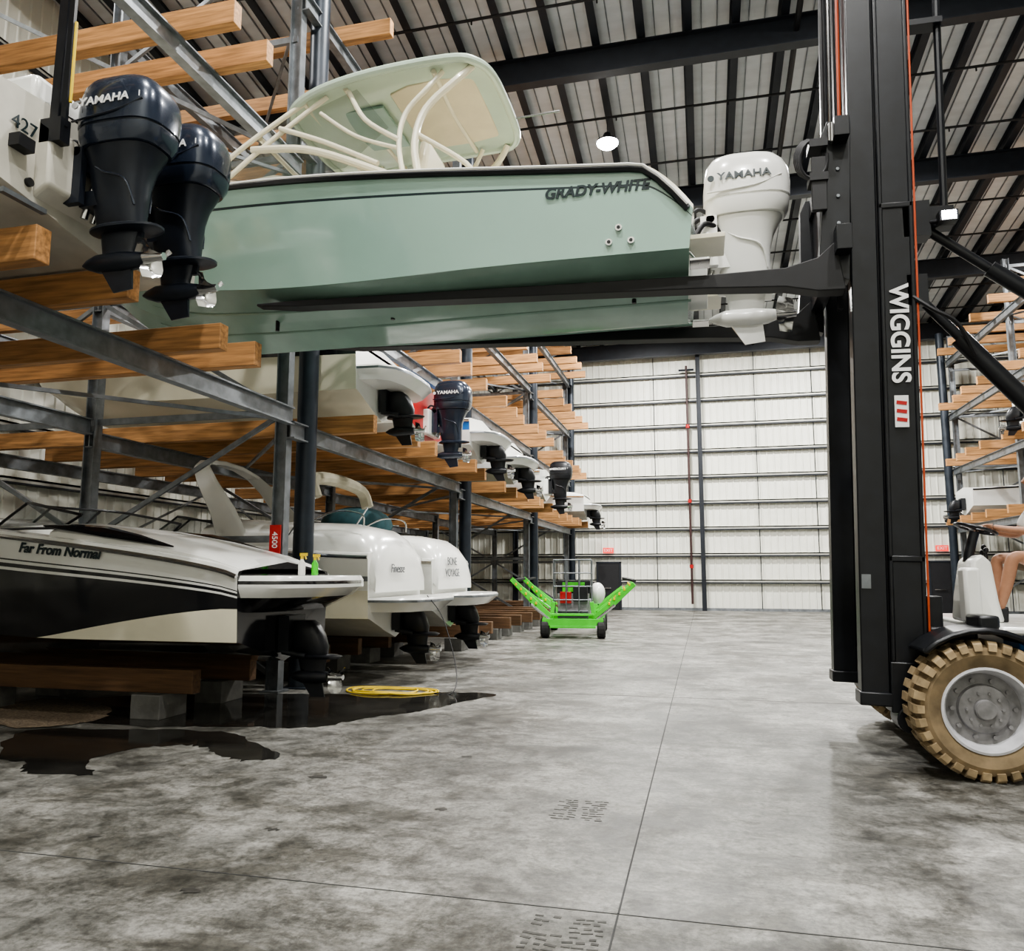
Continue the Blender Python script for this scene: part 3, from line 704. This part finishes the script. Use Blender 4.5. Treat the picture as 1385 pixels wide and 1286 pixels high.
# ------------------------------------------------------------------ forklift
F=empty('marina_forklift')
PV=(1.76,0,.45); MA=empty('mast_assembly',PV,(0,1.6,0),F); NP=(-1.76,0,-.45)
def tp_(p): return (p[0]-1.76,p[1],p[2]-.45)
b=MB()
for y0,y1 in((7.80,8.03),(9.38,9.61)):
    b.bb(1.62,1.90,y0,y1,.45,10.6,BLK); b.bb(1.36,1.60,y0+.02,y1-.02,.50,10.3,BLK)
    b.bb(1.585,1.625,y0+.05,y1-.05,.5,10.2,BLKM)
    b.bb(1.34,1.62,y0-.015,y1+.015,.5,.62,BLK); b.bb(1.60,1.93,y0-.015,y1+.015,.45,.9,BLK)
    ya,yb=(y0-.014,y0+.02) if y0<8.5 else (y1-.02,y1+.014)
    for z in(1.8,5.2,8.0): b.bb(1.61,1.92,ya,yb,z,z+.06,BLK)
    b.bb(1.61,1.65,ya,yb,.9,10.5,BLK); b.bb(1.88,1.92,ya,yb,.9,10.5,BLK)
    b.bb(1.9,2.06,y0+.03,y1-.03,.9,1.5,BLK); b.cyl((1.76,y0-.03,.40),(1.76,y1+.03,.40),.12,BLK,n=20)
for z in(.75,2.6,7.2,10.2): b.bb(1.7,1.88,8.03,9.38,z,z+.28,BLK)
b.bb(1.4,1.58,8.03,9.38,9.9,10.2,BLK)
b.build('mast',MA,loc=NP,bevel=.012)
b=MB()
for y in(8.10,9.31): b.cyl((1.78,y,.7),(1.78,y,7.6),.06,BLK,n=16); b.cyl((1.78,y,7.6),(1.78,y,10.0),.035,CHROME,n=12)
for y in(8.35,8.42,8.95,9.02): b.bb(1.42,1.47,y-.015,y+.015,4.6,10.0,BLKM)
b.cyl((1.47,8.20,4.8),(1.47,8.20,10.1),.022,CHROME,n=8)
b.cyl((1.34,8.14,6.2),(1.34,8.14,10.1),.018,ORNG,n=8)
b.cyl((1.36,8.27,6.2),(1.36,8.27,10.1),.03,BLKM,n=8); b.cyl((1.28,8.32,6.2),(1.28,8.32,10.1),.02,CHROME,n=8); b.cyl((1.22,8.4,6.2),(1.22,8.4,10.1),.022,BLKM,n=8)
b.cyl((1.935,7.80,.9),(1.935,7.80,10.2),.010,ORNG,n=8)
b.spath([(2.22,7.9,5.1),(2.22,7.9,7.2),(2.22,7.9,7.5),(2.12,7.9,7.72),(2.0,7.9,7.72),(1.93,7.9,7.55),(1.9,7.9,7.3)],.035,BLK,n=10)
b.path([(2.22,7.9,7.3),(2.20,7.9,10.4)],.03,BLK,n=10)
b.bb(1.9,2.25,7.82,7.98,7.1,7.16,BLK); b.bb(1.9,2.28,7.82,7.98,5.0,5.2,BLK)
b.build('mast_hydraulics',MA,loc=NP)
text('WIGGINS',.225,tp_((1.76,7.782,3.95)),(90,90,0),LTXT,MA,bold=.006)
b=MB(); b.bb(1.70,1.82,7.775,7.79,3.05,3.35,LTXT)
for z in(3.12,3.2,3.28): b.box((1.76,7.773,z),(.09,.004,.035),REDP,rot=(0,8,0))
b.bb(1.38,1.46,7.81,7.82,1.55,1.68,GALV); b.build('warning_label',MA,loc=NP)
b=MB()
for y in(7.78,9.5):
    pts=[(1.06,4.62),(1.34,4.50),(1.38,6.15),(1.16,6.15),(1.10,6.0),(1.10,5.2)]
    b.loft([[(x,y,z) for x,z in pts],[(x,y+.16,z) for x,z in pts]],BLK)
b.bb(1.2,1.34,7.6,9.85,5.9,6.1,BLK); b.bb(1.2,1.34,7.6,9.85,4.75,5.0,BLK); b.bb(1.24,1.32,7.94,9.5,5.0,5.9,BLK)
b.bb(1.0,1.14,7.7,7.76,5.2,5.75,BLKM); b.cyl((1.2,7.74,5.9),(1.2,7.74,6.1),.04,CHROME)
for k in range(5): b.cyl((1.25,7.775,4.8+.28*k),(1.25,7.765,4.8+.28*k),.02,GALV,n=8)
b.build('carriage',MA,loc=NP,bevel=.015)
b=MB()
for i in range(4):
    pts=[]
    for k in range(14):
        t=k/13*2*math.pi*.85+1.2; pts.append((1.02+.13*math.cos(t)-i*.01,7.70+i*.05,5.72+.2*math.sin(t)+.03*i))
    b.path(pts,.017,BLKM,n=6)
for z in(5.5,5.85): b.bb(.98,1.15,7.68,7.9,z,z+.08,BLKM)
b.build('carriage_hoses',MA,loc=NP)
b=MB()
for y in(7.85,9.55):
    w=.2
    top=[(1.22,4.90),(1.05,4.74),(.75,4.655),(0,4.63),(-2.5,4.63),(-4.6,4.63),(-5.1,4.63)]
    bot=[(1.30,4.40),(1.05,4.40),(.75,4.46),(0,4.49),(-2.5,4.53),(-4.6,4.56),(-5.1,4.60)]
    secs=[[(t[0],y-w/2*(1 if i<6 else .7),t[1]),(t[0],y+w/2*(1 if i<6 else .7),t[1]),(q[0],y+w/2*(1 if i<6 else .7),q[1]),(q[0],y-w/2*(1 if i<6 else .7),q[1])] for i,(t,q) in enumerate(zip(top,bot))]
    b.loft(secs,BLKM)
b.build('forks',MA,loc=NP,bevel=.01,smooth=False)
b=MB()
y=7.9
b.cyl((2.08,y,5.08),(2.9,y,4.38),.045,BLK); b.cyl((2.7,y,4.55),(5.3,y,2.4),.075,BLK)
b.cyl((2.03,y,4.38),(2.6,y,3.66),.045,BLK); b.cyl((2.4,y,3.90),(4.5,y,1.25),.085,BLK)
b.bb(1.96,2.2,y-.1,y+.1,4.9,5.25,BLK); b.bb(1.96,2.14,y-.1,y+.1,4.22,4.52,BLK)
b.spath([(2.0,7.8,4.3),(2.15,7.75,4.15),(2.35,7.75,4.0),(2.5,7.8,3.7)],.02,BLKM,n=6)
b.cyl((5.3,7.9,2.4),(5.3,7.9,1.2),.08,BLK)
b.build('mast_stays',F)
b=MB(); b.box((2.32,7.72,5.02),(.16,.12,.1),BLK); b.bb(2.26,2.38,7.655,7.66,4.98,5.06,LAMPE); b.cyl((2.25,7.75,5.0),(2.15,7.88,5.05),.02,BLK); b.build('work_lamp',F)
def wheel(cx,cy,r,w,parent,side):
    b=MB()
    prof=[(r*.60,-w*.42),(r*.66,-w*.46),(r*.80,-w*.52),(r*.90,-w*.48),(r*.935,-w*.36),(r*.935,w*.36),(r*.90,w*.48),(r*.80,w*.52),(r*.66,w*.46),(r*.60,w*.42)]
    b.lathe((cx,cy,r),prof,TYRED,n=64,cap=False)
    n=30
    for i in range(n):
        for sg in(-1,1):
            t=2*math.pi*(i+(.5 if sg>0 else 0))/n
            vs=[]
            for rr,dy in((r*.92,0.02),(r*1.0,0.02),(r*1.0,sg*w*.46),(r*.955,sg*w*.54),(r*.86,sg*w*.56),(r*.86,sg*w*.46)):
                y_=dy if abs(dy)>.03 else sg*.015
                for dt in(-.062,.062): 
                    tt=t+dt
                    vs.append((cx+rr*math.cos(tt),cy+y_,r+rr*math.sin(tt)))
            fs=[(2*j,2*j+1,(2*j+3)%12,(2*j+2)%12) for j in range(6)]
            fs+= [tuple(2*j for j in range(6)),tuple(2*j+1 for j in range(5,-1,-1))]
            b.add(vs,fs,TYRE)
    b.build('tyre',parent,ang=25)
    b=MB(); s=side
    prof=[(r*.62,s*w*.36),(r*.62,s*w*.46),(r*.585,s*w*.47),(r*.55,s*w*.38),(r*.51,s*w*.12),(r*.46,s*w*.10),(r*.36,s*w*.14),(r*.34,s*w*.22),(r*.30,s*w*.24),(r*.15,s*w*.25),(r*.14,s*w*.34),(r*.02,s*w*.35)]
    b.lathe((cx,cy,r),prof,RIM,n=48,mats=[RIM]*4+[RIMD]*7,cap=False)
    b.cyl((cx,cy,r),(cx,cy-s*w*.40,r),r*.6,RIMD,n=32)
    b.cyl((cx,cy+s*w*.3,r),(cx,cy+s*w*.36,r),r*.13,RIMD,n=24)
    for i in range(10):
        t=2*math.pi*i/10; b.cyl((cx+r*.42*math.cos(t),cy+s*w*.10,r+r*.42*math.sin(t)),(cx+r*.42*math.cos(t),cy+s*w*.2,r+r*.42*math.sin(t)),.018,RIMD,n=8)
        b.cyl((cx+r*.24*math.cos(t),cy+s*w*.2,r+r*.24*math.sin(t)),(cx+r*.24*math.cos(t),cy+s*w*.29,r+r*.24*math.sin(t)),.012,RIMD,n=8)
    b.build('rim',parent)
wheel(2.24,7.52,.57,.42,F,-1); wheel(2.24,9.95,.57,.42,F,1)
wheel(5.4,7.65,.5,.35,F,-1); wheel(5.4,9.8,.5,.35,F,1)
b=MB()
b.bb(2.0,6.3,7.85,9.65,.45,1.05,BLK); b.bb(1.95,2.6,7.75,9.7,.4,.75,BLK)
for ya,yb in((7.28,7.80),(9.68,10.2)):
    secs=[]
    for t in range(0,9):
        a=R(40+t*(95/8)); secs.append([(2.24+rr*math.cos(a),y,.57+rr*math.sin(a)) for rr,y in((.63,ya),(.63,yb),(.68,yb),(.68,ya))])
    b.loft(secs,BLK)
b.bb(1.95,2.35,7.8,9.68,1.0,1.22,BLK)
b.bb(2.55,6.0,7.45,7.85,1.05,1.18,BLUE); b.bb(2.4,4.3,7.4,9.8,1.18,1.25,WHT)
b.bb(4.3,6.3,7.6,9.9,1.05,2.0,BLUE); b.bb(5.2,6.5,7.55,9.95,.5,1.5,BLK)
b.bb(2.25,2.42,7.45,7.8,1.18,1.34,BLK)
b.build('chassis',F,bevel=.03)
b=MB()
pts=[(2.33,1.25),(2.66,1.25),(2.62,1.45),(2.58,1.8),(2.50,1.88),(2.42,1.82),(2.36,1.5)]
b.loft([[(x,y,z) for x,z in pts] for y in(8.05,8.5)],WHT)
b.bb(2.28,2.42,7.85,8.05,1.25,1.75,WHT)
b.build('console',F,bevel=.03)
b=MB()
b.path([(2.45,8.3,1.8),(2.50,8.3,2.0),(2.53,8.3,2.09)],.045,BLK,n=12)
cx,cy,cz=2.54,8.3,2.12; pts=[]
ax=Vector((.30,0,.95)).normalized(); ux=Vector((0,1,0)); vx=ax.cross(ux)
for k in range(25):
    t=2*math.pi*k/24; p=Vector((cx,cy,cz))+ (ux*math.cos(t)+vx*math.sin(t))*.18; pts.append(p)
b.path(pts,.015,BLK,n=8,cap=False)
for k in range(3):
    t=2*math.pi*k/3; b.path([Vector((cx,cy,cz)),Vector((cx,cy,cz))+(ux*math.cos(t)+vx*math.sin(t))*.18],.014,BLK,n=6)
for dy,h in((.1,.35),(.16,.38),(.22,.33)): b.path([(2.7,8.4+dy,1.55),(2.68,8.4+dy,1.55+h)],.01,BLK,n=6); b.sphere((2.68,8.4+dy,1.57+h),(.025,.025,.03),BLK)
b.bb(2.62,2.75,8.5,8.70,1.25,1.6,BLK)
b.build('steering_wheel',F)
b=MB(); b.bb(3.02,3.52,8.05,8.6,1.45,1.66,BLKM); b.box((3.57,8.325,1.98),(.14,.52,.66),BLKM,rot=(0,10,0)); b.bb(3.1,3.5,8.1,8.55,1.25,1.45,BLK); b.build('seat',F,bevel=.04)
# ------------------------------------------------------------------ driver
D=empty('forklift_driver')
DX=-.21
def skin(name,pts,edges,mat,parent,sub=2,root=0):
    me=bpy.data.meshes.new(name); me.from_pydata([(p[0]+DX,p[1],p[2]) for p in pts],edges,[]); me.materials.append(mat)
    o=bpy.data.objects.new(name,me); bpy.context.scene.collection.objects.link(o); o.parent=parent
    sk=o.modifiers.new('skin','SKIN'); sk.use_smooth_shade=True
    for i,p in enumerate(pts):
        r=p[3]; me.skin_vertices[0].data[i].radius=(r,r if len(p)<5 else p[4]); me.skin_vertices[0].data[i].use_root=(i==root)
    sb=o.modifiers.new('sub','SUBSURF'); sb.levels=sub; sb.render_levels=sub
    return o
y0=8.32
body=[(3.42,y0,1.80,.13),(3.43,y0,2.0,.12),(3.40,y0,2.18,.13),(3.36,y0,2.32,.10),(3.34,y0,2.42,.055),(3.32,y0,2.50,.06),
 (3.34,y0-.20,2.30,.058),(3.20,y0-.27,2.07,.047),(2.98,y0-.18,2.10,.036),(2.86,y0-.13,2.13,.028),
 (3.34,y0+.20,2.30,.058),(3.20,y0+.27,2.07,.047),(2.98,y0+.18,2.10,.036),(2.86,y0+.13,2.13,.028),
 (3.38,y0-.11,1.77,.095),(2.99,y0-.20,1.86,.066),(2.93,y0-.18,1.60,.056),(2.86,y0-.16,1.36,.038),
 (3.38,y0+.11,1.77,.095),(2.97,y0+.17,1.85,.066),(2.96,y0+.16,1.58,.056),(2.96,y0+.15,1.36,.038)]
ed=[(0,1),(1,2),(2,3),(3,4),(4,5),(3,6),(6,7),(7,8),(8,9),(3,10),(10,11),(11,12),(12,13),(0,14),(14,15),(15,16),(16,17),(0,18),(18,19),(19,20),(20,21)]
skin('body',body,ed,SKINM,D)
sh=[(p[0],p[1],p[2],p[3]*1.16+.006) for p in body[:4]]+[(3.34,y0,2.38,.07)]+[(3.34,y0-.20,2.305,.075),(3.23,y0-.255,2.12,.07),(3.34,y0+.20,2.305,.075),(3.23,y0+.255,2.12,.07)]
skin('shirt',sh,[(0,1),(1,2),(2,3),(3,4),(3,5),(5,6),(3,7),(7,8)],SHIRT,D)
st=[(3.42,y0,1.83,.15),(3.38,y0-.11,1.775,.11),(3.07,y0-.18,1.84,.09),(3.38,y0+.11,1.775,.11),(3.06,y0+.155,1.83,.09),(3.43,y0,1.93,.135)]
skin('shorts',st,[(0,1),(1,2),(0,3),(3,4),(0,5)],SHORT,D)
b=MB(); b.stack([(2.46,3.37,.06,.05),(2.49,3.355,.085,.062),(2.54,3.35,.095,.072),(2.60,3.36,.10,.077),(2.66,3.37,.098,.075),(2.70,3.375,.08,.06),(2.725,3.38,.04,.03)],SKINM,n=20,p=2.1,off=(0,y0,0))
b.path([(3.262,y0,2.60),(3.238,y0,2.565),(3.255,y0,2.55)],.013,SKINM,n=8,rs=[.008,.016,.012])
for sg in(-1,1):
    b.sphere((3.272,y0+sg*.032,2.60),(.012,.013,.010),LTXT,n=8,m=6); b.sphere((3.263,y0+sg*.032,2.60),(.006,.006,.006),BLK,n=8,m=6)
    b.sphere((3.38,y0+sg*.078,2.585),(.02,.012,.032),SKINM,n=10,m=8)
b.box((3.262,y0,2.518),(.01,.045,.008),REDP)
b.build('head',D,loc=(DX-.05,0,0))
b=MB(); b.stack([(2.58,3.42,.07,.083),(2.64,3.385,.108,.085),(2.69,3.38,.10,.078),(2.73,3.385,.07,.055),(2.745,3.39,.03,.02)],HAIR,n=20,p=2.1,off=(0,y0,0)); b.build('hair',D,loc=(DX-.05,0,0))
for sg,yy,fx in((-1,y0-.13,-.0),(1,y0+.13,.10)):
    W=(2.86,yy,2.13)
    P=[(W[0]+.02,yy,2.13,.026),(W[0]-.03,yy,2.14,.034,.02)]; E=[(0,1)]
    for i,(dy,l) in enumerate(((-.032,.9),(-.011,1),(.011,.97),(.032,.8))):
        n=len(P); P+=[(W[0]-.06,yy+dy*.9,2.15,.0095),(W[0]-.06-.028*l,yy+dy,2.143,.009),(W[0]-.06-.04*l,yy+dy,2.12,.0085),(W[0]-.055-.025*l,yy+dy,2.103,.0075)]; E+=[(1,n),(n,n+1),(n+1,n+2),(n+2,n+3)]
    n=len(P); P+=[(W[0]-.02,yy-sg*.036,2.13,.011),(W[0]-.045,yy-sg*.05,2.115,.010),(W[0]-.068,yy-sg*.046,2.107,.009)]; E+=[(0,n),(n,n+1),(n+1,n+2)]
    skin('hand',P,E,SKINM,D,sub=1)
    yf=y0+sg*.155
    b=MB(); b.loft([[(2.92,yf-.04,1.25),(2.92,yf+.04,1.25),(2.93,yf+.035,1.38),(2.93,yf-.035,1.38)],[(2.82,yf-.045,1.25),(2.82,yf+.045,1.25),(2.82,yf+.035,1.37),(2.82,yf-.035,1.37)],[(2.70,yf-.045,1.25),(2.70,yf+.045,1.25),(2.71,yf+.035,1.31),(2.71,yf-.035,1.31)],[(2.65,yf-.03,1.25),(2.65,yf+.03,1.25),(2.66,yf+.025,1.28),(2.66,yf-.025,1.28)]],BLKM); b.build('shoe',D,loc=(DX+fx,0,0),bevel=.012)
# ------------------------------------------------------------------ green hydraulic boat trailer
T=empty('hydraulic_boat_trailer',(-3.4,20.6,0),(0,0,6))
b=MB()
for x in(-.72,.72):
    b.beam((x,-.2,.45),(x,3.2,.45),.14,.2,GREEN)
    for y in(0.0,2.9): b.lathe((x+math.copysign(.02,x),y,.27),[(.12,-.1),(.24,-.11),(.27,-.07),(.27,.07),(.24,.11),(.12,.1)],RUB,n=24,axis='x')
b.beam((-.8,-.15,.42),(.8,-.15,.42),.12,.18,GREEN); b.beam((-.8,1.4,.42),(.8,1.4,.42),.12,.18,GREEN); b.beam((-.55,-.25,.62),(.55,-.25,.62),.06,.06,GREEN); b.beam((-.6,-.2,.3),(.6,-.2,.3),.08,.06,GREEN)
for y in(-.1,2.6):
    for sg in(-1,1):
        b.beam((sg*.6,y,.52),(sg*1.62,y-.1,1.42 if sg>0 else 1.55),.16,.2,GREEN,w2=.1,h2=.12)
        b.beam((sg*.62,y,.78),(sg*1.3,y-.08,1.30),.05,.06,GREEN); b.cyl((sg*.5,y-.05,.4),(sg*1.1,y-.1,.88),.04,CHROME)
        for k in range(5):
            t=.35+k*.13; b.box((sg*(.6+1.02*t),y-.12,.52+.95*t+.06),(.05,.06,.07),YEL)
        b.beam((sg*1.62,y-.1,1.5),(sg*1.35,y+.5,1.55),.1,.06,RUB)
    for sg in(-1,1): b.beam((sg*.58,y,.4),(sg*.5,y,.95),.1,.1,GREEN)
b.build('frame',T,bevel=.008,smooth=False)
b=MB()
b.bb(-.42,.42,.25,1.1,.55,1.15,RIMD); b.bb(-.35,-.05,.15,.3,.9,1.2,REDP); b.bb(.0,.38,.12,.3,.95,1.35,BLKM); b.bb(-.4,.4,-.1,.2,.5,.72,GALV)
b.sphere((.62,.9,1.15),(.22,.35,.3),WHT); b.bb(-.45,.45,.4,1.2,1.15,1.5,BLKM); b.bb(-.3,.3,.36,.4,1.2,1.45,GREEN)
for i in range(6): b.bb(-.4,.4,-.14,-.11,.54+i*.03,.55+i*.03,BLK)
b.build('power_unit',T,bevel=.02)
b=MB()
for x in(-.5,-.17,.17,.5):
    for y in(-.12,.35): b.cyl((x,y,.6),(x,y,2.05),.018,GALV,n=8)
for z in(1.0,1.35,1.7,2.05):
    for y in(-.12,.35): b.cyl((-.5,y,z),(.5,y,z),.016,GALV,n=8)
    for x in(-.5,.5): b.cyl((x,-.12,z),(x,.35,z),.016,GALV,n=8)
b.build('operator_cage',T)
for x,y,m in((-4.6,8.35,WHT),(-4.75,8.95,GREEN)):
    e=empty('spray_bottle',(x,y,1.672)); b=MB()
    b.lathe((0,0,0),[(.035,0),(.042,.01),(.042,.14),(.02,.18),(.014,.2)],m,n=16,axis='z'); b.build('bottle',e)
    b=MB(); b.cyl((0,0,.19),(0,0,.225),.018,YEL); b.box((.02,0,.245),(.09,.025,.035),YEL); b.box((.045,0,.215),(.012,.02,.05),YEL,rot=(0,-20,0)); b.build('trigger',e)
# ------------------------------------------------------------------ world & camera
w=bpy.data.worlds.new('world'); bpy.context.scene.world=w; w.use_nodes=True
w.node_tree.nodes['Background'].inputs[0].default_value=(.6,.65,.7,1); w.node_tree.nodes['Background'].inputs[1].default_value=.05
cam=bpy.data.cameras.new('camera'); co=bpy.data.objects.new('camera',cam); bpy.context.scene.collection.objects.link(co)
cam.sensor_fit='HORIZONTAL'; cam.sensor_width=36; cam.lens=1050/1385*36
co.location=(0,0,1.7); co.rotation_euler=(R(90+7.16),0,R(13.8)); bpy.context.scene.camera=co
try: bpy.context.scene.view_settings.look='AgX - Medium High Contrast'
except Exception as ex: print(ex)
print('DONE')
